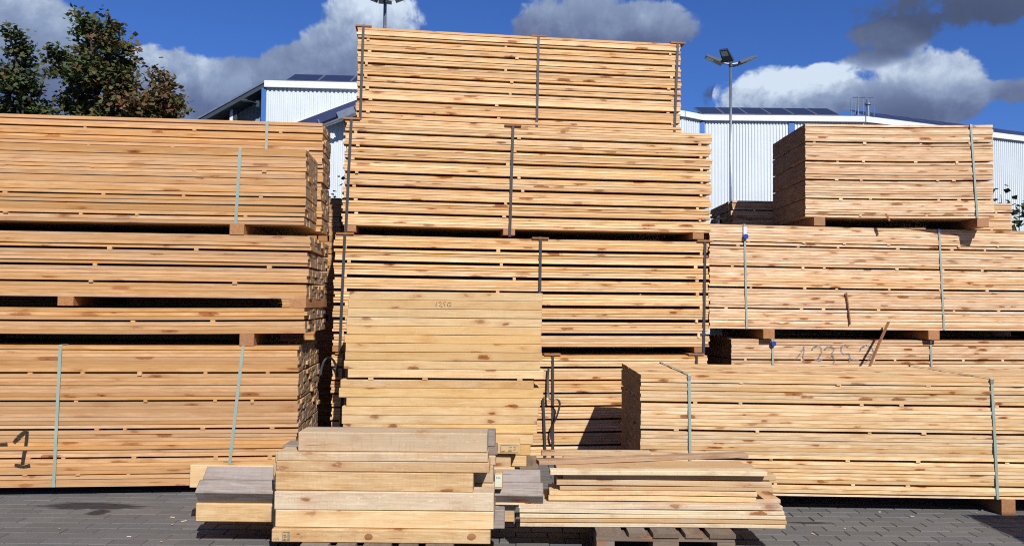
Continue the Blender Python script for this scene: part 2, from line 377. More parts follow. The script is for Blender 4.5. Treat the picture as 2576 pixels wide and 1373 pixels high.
# ------------------------------------------------------------------ lumber bundles
def bundle(name, label, cat, group, origin, psi, L, D, H, layers, gap, wd, straps=(), smat=None, bw=.105, tight=False, sag=.006, spn=6, ragged=.008, sp_at=None,
           battens=False, sw=.018, gaps=None, jit=.004, seals=False, topboards=False):
    """origin = front-left-bottom corner; layers = boards per layer, from the bottom up"""
    t0 = empty(name, origin, R_(psi), label, cat, group)
    nb = sum(layers); gl = gaps or [gap]*(len(layers)-1); th = (H - sum(gl)) / nb
    fn = lambda x: (0, sag*4*(x/L)*(x/L-1))
    shapes = []
    for k in range(4):
        a, ph, am = rnd(-.004, .004), rnd(0, 6), rnd(.0005, .0016)
        q = MB(); q.bar(0, L, 0, bw-.004, 0, th, 6, lambda x: (a*math.sin(math.pi*x/L) + am*math.sin(5*x+ph), 0))
        q.v = [(x, y, z + fn(x)[1] + am*.6*math.sin(3*x+ph)) for (x, y, z) in q.v]
        shapes.append(q.mesh('board', wd))
    inner = MB(); z = 0.0; ncol = max(1, int(round((D-bw)/bw)))
    top = 0
    for li, n in enumerate(layers):
        shift = rnd(-ragged, ragged)*.7
        for k in range(n):
            tt = (th - (rnd(.0002, .0010) if tight and random.random() < .55 else rnd(.0012, .0028) if random.random() < .75 else rnd(.003, .0055)))/th
            link('board', random.choice(shapes), t0, (shift + rnd(-ragged, ragged), rnd(-jit, jit)*(1 if random.random() < .88 else 2.2), z), (0, 0, rnd(-.0010, .0010)), (1, 1, tt))
            last = (li == len(layers)-1 and k == n-1)
            for cI in range(ncol):
                y0 = bw*(cI+1); xs = shift + rnd(-ragged, ragged)*(.3 if random.random() < .85 else 1.6)
                if last and topboards:
                    link('board', random.choice(shapes), t0, (xs, y0, z + rnd(-.002, .003)), (0, 0, 0), (1, 1, tt))
                else:
                    inner.bar(xs, L+xs+rnd(-ragged, ragged)*.12, y0, y0+bw-.002, z, z+th-rnd(.0002, .001), 3, fn)
            z += th
        if li < len(layers)-1:
            g = gl[li]; spx = sp_at(li) if sp_at else [ (j+.5+rnd(-.36, .36))*L/spn for j in range(spn) ]
            for x in spx:
                wsp = rnd(.022, .034); q = MB(); dz = fn(x)[1]; pr = rnd(-.006, .009)
                q.box(x-wsp/2, x+wsp/2, -pr, D-.02, z+dz-.0005, z+g+dz-.0005)
                if random.random() < .22 and pr > 0: q.box(x-wsp/2, x+wsp/2, -pr-.002, -.0045, z+dz-.012, z+g+dz-.001)
                q.obj('spacer', wd, t0)
            z += g
    tag(inner.obj('inner_boards', wd, t0), kind='stuff')
    for s in straps:
        x, dx = s[0], s[1]; ext = s[2] if len(s) > 2 else 0
        q = MB(); o = .0085; zt = H + fn(x)[1] + .004 + (.0145 if battens else 0)
        q.ribbon([(x+dx, D+o, .02), (x, D+o, zt), (x, D*.6, zt+.001), (x, -o+.004, zt), (x, -o, zt-.006), (x+dx*.5, -o-.001, H*.5), (x+dx, -o, -ext-.002), (x+dx, .03, -ext-.003)], sw, .0014, (1, 0, 0))
        so = q.obj('strap', smat, t0, fix=True)
        if battens:
            q = MB(); q.box(x-.075, x+.075, -.012, D+.004, H+fn(x)[1]+.0, H+fn(x)[1]+.015); q.obj('strap_batten', W_BROWN, t0)
        if seals:
            q = MB(); q.box(x-sw*.62, x+sw*.62, -o-.006, -o-.002, zt-.035, zt-.006); q.obj('seal', S_SILVER, so)
    return t0
def bearers(poss, label, group, Y0, D, z0, z1, psi, origin, wdt=.10, over=.0):
    """square timbers under a bundle; poss = distances along the bundle"""
    c, s = math.cos(R_(psi)), math.sin(R_(psi))
    for bi, x in enumerate(poss):
        ww = wdt*rnd(.92, 1.08); q = MB(); q.bar(0, D, -ww/2, ww/2, 0, z1-z0, 2)
        o = q.obj('bearer', W_BEAR, None, (origin[0] + c*x - s*Y0, origin[1] + s*x + c*Y0, z0), (0, 0, R_(psi+90)+rnd(-.02, .02)))
        tag(o, label[bi] if isinstance(label, (list, tuple)) else label, 'bearer', group)
def stroke(t0, name, lines, wdt, m, y=-.008, parent=None):
    q = MB()
    for pts in lines:
        q.ribbon([(x, y, z) for x, z in pts], wdt, .0008, (1, 0, 0)) if False else flat_stroke(q, pts, wdt, y)
    return q.obj(name, m, t0)
def flat_stroke(q, pts, wdt, y):
    n = len(pts); b = len(q.v)
    for i, (x, z) in enumerate(pts):
        x0, z0 = pts[max(0, i-1)]; x1, z1 = pts[min(n-1, i+1)]
        l = math.hypot(x1-x0, z1-z0) or 1; nx, nz = -(z1-z0)/l, (x1-x0)/l; ww = wdt*rnd(.40, .58)
        q.v += [(x+nx*ww, y, z+nz*ww), (x-nx*ww, y, z-nz*ww)]
    for i in range(n-1): q.f.append((b+2*i, b+2*i+1, b+2*i+3, b+2*i+2)); q.mi.append(0)

# --- the tall middle stack, four bundles with black straps
MPSI = 7; MO = Vector((.759, 6.8, 0)); mc, msn = math.cos(R_(7)), math.sin(R_(7))
def on_line(P, psi, x):           # point of the front line whose x is given
    return (x, P[1] + (x-P[0])*math.tan(R_(psi)))
BIG = 'lumber bundle'
def mid(name, label, xl, L, z0, z1, straps, back=0, gap=.020, layers=(4,)*8, D=1.05, **kw):
    x, y = on_line((MO.x - back*msn, MO.y + back*mc), MPSI, xl)
    return (x, y, z0), bundle('lumber_bundle', label, BIG, None, (x, y, z0), MPSI, L, D, z1-z0, list(layers), gap, W_MID, straps, S_BLACK, battens=True, sw=.024, spn=4, **kw)
ends = lambda L: (lambda li: [.10+rnd(-.03,.03), L*.45+rnd(-.1,.12), L-.10+rnd(-.03,.03)])
M4, m4 = mid('', 'black-strapped lumber bundle on the paving, lowest of the tall middle stack', -1.538, 3.36, .060, .965, [(.10, -.02), (1.92, .01), (3.25, 0)], gap=.016, sp_at=ends(3.36))
M3, m3 = mid('', 'black-strapped bundle with wide gaps, second from the bottom of the tall middle stack', -1.535, 3.367, 1.04, 2.0, [(.085, -.025, .06), (1.80, -.005), (3.33, -.015, .06)], gap=.026, sp_at=ends(3.367))
M2, m2 = mid('', 'black-strapped bundle just beneath the topmost one of the tall middle stack', -1.468, 3.32, 2.085, 3.005, [(.055, -.03, .075), (1.475, -.02, .075)], gap=.020, sp_at=ends(3.32), ragged=.012)
M1, m1 = mid('', 'topmost black-strapped lumber bundle of the tall middle stack', -1.465, 3.13, 3.085, 3.99, [(.05, -.015), (1.71, -.01), (3.10, -.035)], back=.45, gap=.018, sp_at=ends(3.13))
bl = lambda w_: ['brown bearer on %s middle bundle, %s' % (w_, e_) for e_ in ('at its end beside the left stack', 'halfway along', 'at its end beside the right stack')]; bgp = 'bearers of the middle stack'
bearers((.05, 1.60, 3.25), 'bearer on the paving under the tall middle stack', 'bearers under the middle stack', .0, 1.05, 0, .058, 7, M4)
bearers((.05, 1.70, 3.28), bl('the lowest'), bgp, .0, 1.05, .988, 1.036, 7, M3)
bearers((.06, 1.45, 3.20), bl('the wide-gapped second'), bgp, .0, 1.05, 2.024, 2.081, 7, M2)
bearers((.06, 1.58, 3.05), bl('the upper strapped'), bgp, .03, 1.0, 3.028, 3.082, 7, M1)

# --- the stack on the left
LPSI = 5.3; LO = (-1.555, 5.65)
def left(label, xr, L, z0, z1, layers, gap, straps=(), back=0, D=.98, **kw):
    s, c = math.sin(R_(LPSI)), math.cos(R_(LPSI))
    xr, yr = on_line((LO[0] - back*s, LO[1] + back*c), LPSI, xr)
    o = (xr - L*c, yr - L*s, z0)
    return o, bundle('lumber_bundle', label, BIG, None, o, LPSI, L, D, z1-z0, list(layers), gap, W_LEFT, straps, S_GREEN, tight=True, sw=.022, ragged=kw.pop('ragged', .010), **kw)
L4, l4 = left('green-strapped bundle marked -1 on the paving, lowest of the left stack', -1.58, 4.0, .07, 1.085, (3, 4, 7, 7, 7, 7), .012, [(2.31, -.015), (3.595, -.09)], gaps=[.008, .014, .014, .014, .014], spn=9, sag=.004)
L3, l3 = left('thin unstrapped bundle of two board layers sagging low in the left stack', -1.54, 4.0, 1.18, 1.37, (3, 3), .014, sag=.016, spn=4, ragged=.012)
L2, l2 = left('unstrapped bundle in four gapped layers, middle of the left stack', -1.525, 4.0, 1.435, 1.905, (4, 4, 4, 4), .016, sag=-.002, spn=4, ragged=.012, gaps=[.016, .018, .017])
L1, l1 = left('narrow green-strapped bundle in front on top of the left stack', -1.56, 4.0, 1.99, 2.555, (2, 5, 7, 6), .012, [(3.52, -.02)], D=.50, sag=.008, ragged=.005, gaps=[.012, .012, .004])
L0, l0 = left('taller green-strapped bundle at the back on top of the left stack', -1.57, 4.0, 1.99, 2.885, (4, 5, 5, 4, 5, 5, 3), .014, [(3.55, -.01)], back=.53, D=.46, ragged=.007, sag=.004, spn=5)
blg = 'bearers of the left stack'
bearers((.7, 1.5, 3.55), 'bearer on the paving under the left stack', 'bearers under the left stack', .04, .9, 0, .068, LPSI, L4)
bearers((.4, 1.3, 3.58), ['far bearer beneath the thin sagging bundle of the left stack', 'second far bearer beneath the thin sagging bundle of the left stack', 'squared bearer above the slanting strap, beneath the thin sagging bundle'], blg, -.01, .97, 1.085, 1.178, LPSI, L3, .105)
bearers((.7, 2.28, 3.93), ['far bearer under the four-layer bundle of the left stack', 'squared bearer on the thin sagging bundle of the left stack, well away from its ends', 'reddish bearer on the thin sagging bundle of the left stack, at its ragged end'], blg, -.01, .97, 1.37, 1.436, LPSI, L2, .115)
bearers((.4, 1.3, 3.51), ['far bearer under the two topmost bundles of the left stack', 'second far bearer under the two topmost bundles of the left stack', 'squared bearer under the narrow strapped bundle near its strap'], blg, -.01, .99, 1.906, 1.988, LPSI, L1, .11)
# the number painted on the lowest left bundle
def zx(u, v, o, psi):   # picture point -> along, up on a bundle's front
    p = R_(psi); nrm = Vector((-math.sin(p), math.cos(p), 0)); d = ray(u, v)
    q = CP + d*(nrm.dot(Vector(o)-CP)/nrm.dot(d)) - Vector(o)
    return q.x*math.cos(p) + q.y*math.sin(p), q.z
pt = lambda o, psi, pts: [zx(u, v, o, psi) for u, v in pts]
stroke(l4, 'painted_number', [pt(L4, LPSI, s) for s in ([(-8, 1118), (8, 1117), (20, 1116)], [(36, 1112), (46, 1100), (57, 1090), (68, 1082)], [(70, 1083), (68, 1100), (66, 1120), (62, 1140), (59, 1158), (58, 1166)], [(38, 1168), (50, 1170), (62, 1172), (77, 1169)])], .024, INK, -.0075)

# --- a further stack behind the left one, in its shade
for (z0, z1, lb) in ((.06, 1.20, 'lowest'), (1.27, 2.10, 'middle'), (2.17, 2.60, 'topmost')):
    bundle('lumber_bundle', lb + ' shaded lumber bundle of the stack hidden behind the left one', BIG, None, (-6.02, 8.46, z0), 2, 4.05, 1.0, z1-z0, [5]*6, .002, W_LEFT, (), None, ragged=.012, spn=3)
bearers((.6, 2.2, 3.74, 3.86, 3.98), 'bearer under a bundle of the shaded stack behind the left one', 'bearers of the shaded stack', 0, 1, 0, .058, 2, (-6.02, 8.46))
bearers((.6, 2.2, 3.74, 3.86, 3.98), 'bearer under a bundle of the shaded stack behind the left one', 'bearers of the shaded stack', 0, 1, 1.202, 1.268, 2, (-6.02, 8.46))
bearers((.6, 2.2, 3.74, 3.86, 3.98), 'bearer under a bundle of the shaded stack behind the left one', 'bearers of the shaded stack', 0, 1, 2.102, 2.168, 2, (-6.02, 8.46))

for (z0, z1, lb) in ((.06, .90, 'lowest'), (.96, 1.72, 'middle'), (1.78, 2.62, 'topmost')):  # unseen stack, added so that the left stack's gaps go dark
    bundle('lumber_bundle', lb + ' unseen bundle added behind the left stack to darken its gaps', BIG, None, (-6.0, 6.62, z0), 2, 3.7, .95, z1-z0, [7]*4, .002, W_LEFT, (), None, ragged=.012, spn=3)
for z0, z1 in ((0, .058), (.902, .958), (1.722, 1.778)):
    bearers((.5, 3.2), 'bearer of the unseen stack added behind the left stack', 'bearers of the added unseen stack', 0, .95, z0, z1, 2, (-6.0, 6.62))

# --- shaded stack behind the tall middle one
for (z0, z1, lb) in ((.06, .90, 'lowest'), (.96, 1.80, 'middle'), (1.86, 2.45, 'topmost')):
    bundle('lumber_bundle', lb + ' shaded bundle of the stack hidden behind the tall middle one', BIG, None, (-1.78, 8.33, z0), 5, 3.6, .95, z1-z0, [6]*5, .002, W_MID, (), None, ragged=.012, spn=3)
for z0, z1 in ((0, .058), (.902, .958), (1.802, 1.858)):
    bearers((.4, 2.8), 'bearer in the shaded stack behind the tall middle one', 'bearers of the stack behind the middle one', 0, .95, z0, z1, 5, (-1.78, 8.33))

# --- right-hand stack: C at the bottom, B on it, A on top, E behind
CO = (2.057, 7.076, .12)
cb = bundle('lumber_bundle', 'bundle with blue handwritten number and blue clip, lowest of the right stack', BIG, None, CO, 6, 4.0, 1.05, .99, [7, 7, 7, 7, 7], .014, W_RIGHT, [(.395, .02), (1.98, .03)], S_GREEN, ragged=.004, spn=8, seals=True)
BO = (1.836, 7.013, 1.205)
bb = bundle('lumber_bundle', 'long green-strapped bundle with blue clip, middle of the right stack', BIG, None, BO, 6, 4.1, 1.05, .97, [3, 4, 7, 7, 7, 1, 6], .012, W_RIGHT, [(.335, .02), (2.28, .04)], S_GREEN, ragged=.008, spn=8, gaps=[.004, .013, .014, .014, .014, .007], seals=True)
AO = (2.776, 7.125, 2.264)
ab = bundle('lumber_bundle', 'short green-strapped bundle on bearers, topmost of the right stack', BIG, None, AO, -1, 1.765, .93, .888, [1, 6, 7, 7, 7, 7], .014, W_RIGHT, [(1.555, .05)], S_GREEN, ragged=.003, spn=4, gaps=[.005, .013, .014, .014, .014], seals=True, sag=.008)
bearers((.50, 2.6, 3.7), 'bearer on the paving under the right stack', 'bearers under the right stack', 0, 1.0, 0, .118, 6, CO)
bearers((.56, 2.2, 3.85), ['short bearer above the blue clip of the bundle with the blue number', 'short bearer above the second strap of the bundle with the blue number', 'far bearer above the bundle with the blue number'], 'bearers of the right stack', -.03, 1.0, 1.113, 1.201, 6, BO, .105)
bearers((.13, 1.66), ['reddish square bearer under the shaded end of the topmost right bundle', 'reddish square bearer under the strapped end of the topmost right bundle'], 'bearers under the topmost right bundle', -.002, .92, 2.180, 2.261, -1, AO, .105)
for (t0, o, psi, x, zc) in ((bb, BO, 6, .338, .97-.115), (cb, CO, 6, .398, .99-.045)):
    q = MB(); a = zx(0, 0, o, psi)
    q.tube([(x, -.010, zc), (x, -.016, zc), (x, -.032, zc), (x, -.036, zc)], .024, 12); q.obj('clip', BLUECAP, t0)
q = MB(); q.box(.338-.016, .338+.016, -.016, -.0115, .97-.10, .97-.022); q.obj('strap_tag', PAPER, bb)
stroke(cb, 'handwritten_number', [pt(CO, 6, s) for s in (
    [(1997, 905), (2008, 895), (2018, 880), (2022, 870), (2021, 890), (2020, 912)],
    [(2042, 880), (2046, 872), (2056, 869), (2064, 873), (2066, 885), (2060, 898), (2056, 903)], [(2048, 904), (2056, 906), (2070, 903), (2058, 909)],
    [(2073, 880), (2080, 872), (2092, 871), (2098, 880), (2090, 890), (2096, 896), (2100, 906), (2094, 914)],
    [(2134, 872), (2127, 867), (2117, 870), (2114, 884), (2122, 889), (2136, 889), (2138, 900), (2134, 912)], [(2134, 902), (2148, 905), (2160, 905)],
    [(2161, 884), (2166, 873), (2178, 868), (2192, 871), (2196, 884), (2190, 898), (2180, 909), (2170, 914)])], .014, INKBLUE, -.0072)
for (z0, z1, lb) in ((.12, 1.24, 'lowest'), (1.33, 2.06, 'middle')):
    bundle('lumber_bundle', lb + ' bundle of the stack behind the right stack, mostly hidden', BIG, None, (2.5, 8.6, z0), 0, 3.2, .95, z1-z0, [7, 7, 7, 7, 7], .002, W_RIGHT, (), None, spn=4)
EO = (2.516, 8.6, 2.14)
eb = bundle('lumber_bundle', 'bundle with a paper label on its end, atop the stack behind the right stack', BIG, None, EO, 0, 3.2, .95, .48, [6, 7, 4], .014, W_RIGHT, [(.62, 0)], S_GREEN, spn=4, ragged=.022)
q = MB(); q.tube([(.62, -.010, .41), (.62, -.034, .41)], .026, 12); q.obj('clip', BLUECAP, eb)
q = MB(); q.quad((-.030, .62, .16), (-.034, .44, .15), (-.032, .42, .33), (-.030, .60, .30)); q.quad((-.0305, .60, .301), (-.0325, .42, .331), (-.034, .43, .36), (-.0325, .52, .35)); q.obj('paper_label', PAPER, eb)
for z0, z1 in ((0, .118), (1.242, 1.328), (2.062, 2.138)):
    bearers((.5, 2.7), 'bearer in the stack behind the right stack', 'bearers of the stack behind the right stack', 0, .95, z0, z1, 0, (2.5, 8.6))
# loose sticks that lean on the right stack
def stick(label, a, b, wdt, th, m):
    a = Vector(a); b = Vector(b); d = b-a; q = MB(); q.bar(0, d.length, -wdt/2, wdt/2, -th/2, th/2, 5, lambda x: (.004*math.sin(5*x), .003*math.sin(7*x)))
    o = q.obj('stick', m); o.matrix_world = Matrix.Translation(a) @ d.to_track_quat('X', 'Z').to_matrix().to_4x4(); return tag(o, label, 'stick')
stick('thin bark-edged stick leaning on the bundle with the blue number', tuple(atd(2176, 952, 6.93)), tuple(atd(2235, 809, 7.12)), .022, .012, W_BROWN)
stick('short brown splinter strip hanging on the long bundle with blue clip', tuple(Vector(atd(2139, 815, 7.138))), tuple(Vector(atd(2128, 735, 7.139))), .016, .010, W_BROWN)
stick('small wood offcut stuck under the topmost bundle of the right stack', tuple(Vector(atd(2238, 556, 7.05))), tuple(Vector(atd(2228, 538, 7.062))), .028, .014, W_BROWN)

# --- the bundle in front of the right stack
DO = (.907, 5.30, .108)
db = bundle('lumber_bundle', 'front green-strapped bundle on a low bearer, its top boards showing', BIG, None, DO, -1, 4.0, 1.10, .825, [3, 6, 7, 7, 5, 2], .013, W_FRONT, [(.335, .01), (2.42, .03)], S_GREEN, ragged=.0035, spn=7, gaps=[.012, .014, .014, .013, .006], seals=True, sag=.003, topboards=True)
bearers((.30, 2.52, 3.8), 'pinkish square bearer on the paving under the front right bundle', 'bearers under the front right bundle', -.01, 1.08, 0, .105, -1, DO, .095)

# --- stack out of the frame on the right; its shadow reaches the paving
for (z0, z1, lb) in ((.08, .90, 'lowest'), (.98, 1.78, 'middle'), (1.86, 2.66, 'topmost')):
    bundle('lumber_bundle', lb + ' bundle of the stack standing to the right of the yard', BIG, None, (4.22, 1.25, z0), 0, 3.0, 1.0, z1-z0, [6, 6, 6, 6], .014, W_MID, (), None, spn=3)
for z0, z1 in ((0, .078), (.902, .978), (1.782, 1.858)):
    bearers((.4, 2.6), 'bearer in the stack standing to the right of the yard', 'bearers of the right-hand yard stack', 0, 1.0, z0, z1, 0, (4.22, 1.25))

# ------------------------------------------------------------------ pallets
def pallet(label, x0, y0, wx, dy, nmid=3):
    t0 = empty('pallet', (x0, y0, 0), 0, label, 'pallet', None)
    bwid = [.145, .10, .145, .10, .145]; free = (wx - sum(bwid))/4; x = 0
    for wd_ in bwid:
        q = MB(); q.bar(0, dy, 0, wd_, 0, .022, 3, lambda s: (0, .0006*math.sin(9*s))); q.obj('deck_board', W_PALLET, t0, (x+wd_, rnd(-.012, .006), .122), (0, 0, math.pi/2 + rnd(-.006, .006))); x += wd_ + free
    for k in range(nmid):
        yy = (dy-.145)*k/(nmid-1)
        q = MB(); q.bar(0, wx, 0, .145, 0, .022, 3); q.obj('stringer_board', W_PALLET, t0, (rnd(-.004, .004), yy, .0995))
        for xx, bw_ in ((0, .10), (wx/2-.0725, .145), (wx-.10, .10)):
            q = MB(); q.box(0, bw_, 0, .14, 0, .078); q.obj('block', W_PALLET, t0, (xx, yy+.002, .0215), (0, 0, rnd(-.01, .01)))
    for xx, bw_ in ((0, .10), (wx/2-.0725, .145), (wx-.10, .10)):
        q = MB(); q.bar(0, dy, 0, bw_, 0, .0205, 2); q.obj('bottom_board', W_PALLET, t0, (xx+bw_, 0, 0.0005), (0, 0, math.pi/2))
    return t0
pallet('worn pallet under the short thick timbers', -1.095, 4.015, .80, 1.2)
pallet('worn pallet under the loose thin boards', .488, 4.275, .775, .80)
pallet('pallet under the two bundles of short yellow planks', -1.02, 5.90, 1.24, .50, 2)

# ------------------------------------------------------------------ two bundles of short planks before the middle stack
def plank(parent, m, x0, x1, y, wdt, z0, z1, n=4, name='plank', bev=.003):
    q = MB(); a, ph = rnd(-.003, .003), rnd(0, 6)
    q.bar(0, x1-x0, 0, wdt, 0, z1-z0, n, lambda x: (a*math.sin(3*x+ph), .4*a*math.sin(4*x+ph)))
    o = q.obj(name, m, parent, (x0, y, z0), (0, 0, rnd(-.003, .003)))
    md = o.modifiers.new('bevel', 'BEVEL'); md.width = bev; md.segments = 1; md.limit_method = 'ANGLE'
    return o
SY = 5.90
def short_bundle(label, z0, rows, depth, extra=None):
    t0 = empty('plank_bundle', (-1.29, SY, z0), R_(2), label, 'plank bundle', 'bundles of short yellow planks'); z = 0
    for (h, xa, xb, dy, m) in rows:
        plank(t0, m, xa, xb, dy, .20, z, z+h-.002)
        plank(t0, m, xa+rnd(-.02, .02), xb+rnd(-.02, .02), dy+.205, .20, z, z+h-.002); z += h
    return t0
h1 = .0672
s2 = short_bundle('lower bundle of short yellow planks behind the thick timbers', .146,
    [(.085, 0.02, 1.42, .02, W_PLANK), (.085, .0, 1.45, .015, W_PLANK), (.085, -.005, 1.47, .01, W_PLANK), (.072, -.01, 1.50, .0, W_PLANK), (.068, -.02, 1.50, .0, W_PLANK),
     (.068, -.02, 1.51, .0, W_PLANK), (.068, .012, 1.52, .0, W_PLANK), (.074, -.045, 1.545, -.004, W_PLANK), (.064, -.035, 1.47, -.002, W_BEAM)], .4)
ZS = .146 + sum((.085, .085, .085, .072, .068, .068, .068, .074, .064))
s1t = empty('plank_bundle', (-1.29, SY, ZS+.014), R_(2), 'upper bundle of short yellow planks marked 1250 in pencil', 'plank bundle', 'bundles of short yellow planks')
for x in (.20, .62, 1.36):
    q = MB(); q.box(x-.02, x+.02, -.006, .40, -.0135, -.0005); q.obj('spacer', W_PLANK, s1t)
for k in range(10):
    off = [.02, -.012, -.004, .0, -.012, .006, .002, .008, .014, .022][k]; e2 = [1.55, 1.52, 1.535, 1.53, 1.525, 1.525, 1.53, 1.53, 1.53, 1.535][k]
    plank(s1t, W_PLANK, off, e2, [0, .004, .0, -.003, .002, 0, .003, -.002, .001, .003][k], .20, k*h1, (k+1)*h1-.002)
    plank(s1t, W_PLANK, off+rnd(-.015, .015), e2+rnd(-.02, .02), .207, .19, k*h1, (k+1)*h1-.002)
S1O = (-1.29, SY, ZS+.014)
stroke(s1t, 'pencil_number', [pt(S1O, 2, s) for s in ([(1095, 767), (1099, 759), (1098, 770)], [(1104, 760), (1109, 758), (1111, 762), (1106, 768), (1112, 770), (1114, 769)], [(1122, 758), (1117, 759), (1117, 763), (1120, 767), (1118, 770)],
    [(1127, 769), (1126, 763), (1131, 759), (1135, 761), (1134, 767), (1129, 770)])], .0045, PENCIL, -.0065)

# ------------------------------------------------------------------ pile of short thick timbers on the front pallet
BY = 4.05; TM = 'timbers piled on the front pallet'
def timber(label, m, u0, u1, y, wdt, z0, h, cat='timber', grp=None, yaw=0):
    sc_ = FPX/y; x0 = (u0-1288)/sc_; x1 = (u1-1288)/sc_
    o = plank(None, m, x0, x1, y, wdt, z0, z0+h, 6, 'timber', .004); o.rotation_euler.z += yaw
    return tag(o, label, cat, grp)
z = .1455; th_ = []
for (lab, m, u0, u1, dy, h) in (
    ('bottom timber with two dark knots and a green stamp, on the pallet', W_BEAM, 697, 1241, .0, .070),
    ('pale yellow timber, second from the bottom of the front pile', W_PLANK, 705, 1249, .025, .092),
    ('bleached whitish timber in the middle of the front pile', W_WHITE, 702, 1249, .030, .098),
    ('shorter yellow timber above the bleached one in the front pile', W_BEAM, 703, 1197, .045, .100),
    ('brownish flat timber, third from the top of the front pile', W_BEAM, 705, 1237, .050, .056),
    ('thin board with a crack, second from the top of the front pile', W_OLD, 706, 1233, .052, .046),
    ('topmost timber, weathered cream, of the front pile', W_OLD, 758, 1231, .085, .104)):
    th_.append((timber(lab, m, u0, u1, BY+dy, .16, z, h-.0015), z)); z += h
z = .1455
for k, (h, u0, u1, m) in enumerate(((.072, 700, 1236, W_BEAM), (.094, 712, 1252, W_GREY), (.098, 700, 1250, W_BEAM), (.10, 698, 1247, W_OLD), (.056, 702, 1252, W_OLD), (.046, 720, 1256, W_GREY), (.082, 765, 1250, W_GREY))):
    timber(['second-row timber at the bottom behind the front pile', 'grey second-row timber near the bottom behind the front pile', 'second-row timber behind the bleached one', 'second-row stained timber behind the shorter yellow one', 'second-row flat timber behind the brownish one', 'second-row thin grey board behind the cracked board', 'blue-grey timber end behind the topmost timber'][k], m, u0, u1, BY+.235, .15, z, h-.002); z += h
# the ink stamp on the bottom timber
bt = th_[0][0]
def rect(x0, x1, z0, z1): return [(x0, z0), (x1, z0), (x1, z1), (x0, z1), (x0, z0)]
stp = [rect(.062, .098, .012, .056), [(.066, .04), (.080, .042)], [(.067, .03), (.084, .032)], [(.066, .02), (.078, .019)], [(.088, .016), (.089, .052)], [(.093, .016), (.092, .052)], [(.014, .014), (.018, .026)], [(.024, .014), (.026, .026)], [(.032, .015), (.034, .026)], [(.04, .015), (.041, .025)]]
stroke(bt, 'ink_stamp', stp, .0035, STAMP, -.0045)
for k, (cx_, cz_, rx_, rz_) in enumerate(((.515, .034, .021, .017), (1.06, .040, .022, .017))):     # two large knots, slightly proud
    q = MB(); n_ = 14; q.v.append((cx_, -.0058, cz_))
    for i in range(n_):
        a = 2*math.pi*i/n_; q.v.append((cx_+rx_*math.cos(a)*rnd(.9, 1.08), -.0040, cz_+rz_*math.sin(a)*rnd(.9, 1.08)))
    for i in range(n_): q.f.append((0, 1+(i+1) % n_, 1+i)); q.mi.append(0)
    q.obj('knot', W_BROWN, bt, fix=True)

# timbers behind: yellow plank and two tilted grey beams that lean over it
GY = 4.36
def xat(u, y): return (u-1288)/FPX*y
def slab(name, label, m, x0, x1, y, z, w_, h_, tilt, cat, grp=None, n=6):
    """bar whose near lower edge runs along (y, z); tilt lifts its front face skywards"""
    q = MB(); q.bar(0, x1-x0, 0, w_, 0, h_, n, lambda x: (.002*math.sin(3*x), .0015*math.sin(4*x+1)))
    o = q.obj(name, m, None, (x0, y, z), (tilt, 0, 0)); md = o.modifiers.new('bevel', 'BEVEL'); md.width = .004; md.segments = 1; md.limit_method = 'ANGLE'
    return tag(o, label, cat, grp)
TL = R_(-50)
cy, cz = math.cos(TL), math.sin(TL)
# front face of a tilted bar runs along its local z: direction (-sin, cos)
slab('beam', 'lower of two tilted silver-grey beams behind the front pile', W_GREY, xat(503, GY), xat(1372, GY), GY, .322, .094, .092, TL, 'beam', 'tilted grey beams')
slab('beam', 'upper of two tilted silver-grey beams behind the front pile', W_GREY, xat(509, GY), xat(1366, GY), GY + .0935*math.sin(R_(50)), .322 + .0935*math.cos(R_(50)), .094, .092, TL, 'beam', 'tilted grey beams')
slab('plank', 'split yellow plank with grey cracks under the tilted grey beams', W_BEAM, xat(507, 4.40), xat(1262, 4.40), 4.40, .1455, .05, .104, 0, 'plank')
slab('plank', 'plank lying on the pallet behind the split yellow plank', W_LOOSE, xat(540, 4.55), xat(1300, 4.55), 4.455, .1455, .19, .104, 0, 'plank')
slab('plank', 'short board upright behind the grey beams, its pale end sticking out', W_PLANK, xat(490, 4.74), xat(1300, 4.74), 4.74, .254, .05, .14, 0, 'plank')
slab('plank', 'hidden board carrying the upright board behind the grey beams', W_LOOSE, xat(560, 4.74), xat(1280, 4.74), 4.66, .1455, .26, .104, 0, 'plank')
slab('timber', 'grey-brown timber stub between the two front piles', W_GREY, xat(1232, 4.30), xat(1276, 4.30), 4.30, .150, .085, .105, 0, 'timber')
slab('timber', 'pale flat board above the timber stub between the front piles', W_WHITE, xat(1150, 4.46), xat(1350, 4.46), 4.40, .2555, .05, .018, 0, 'timber')
# labelled plank that juts out of the lower plank bundle, tag block beside it
o = slab('plank', 'stamped plank end jutting out of the lower plank bundle', W_PLANK, xat(1120, 5.66), xat(1313, 5.66), 5.66, .300, .22, .080, 0, 'plank')
Lp = xat(1313, 5.66) - xat(1120, 5.66)
stroke(o, 'ink_stamp', [rect(Lp-.145, Lp-.015, .014, .066), [(Lp-.085, .05), (Lp-.06, .052)], [(Lp-.05, .052), (Lp-.03, .05)], [(Lp-.085, .034), (Lp-.062, .035)], [(Lp-.052, .034), (Lp-.028, .036)], [(Lp-.138, .024), (Lp-.112, .026)], [(Lp-.09, .024), (Lp-.06, .025)]], .003, STAMP, -.0025)
slab('plank', 'bearer plank beneath the stamped plank end', W_LOOSE, xat(1130, 5.66), xat(1290, 5.66), 5.70, .1455, .17, .153, 0, 'plank')

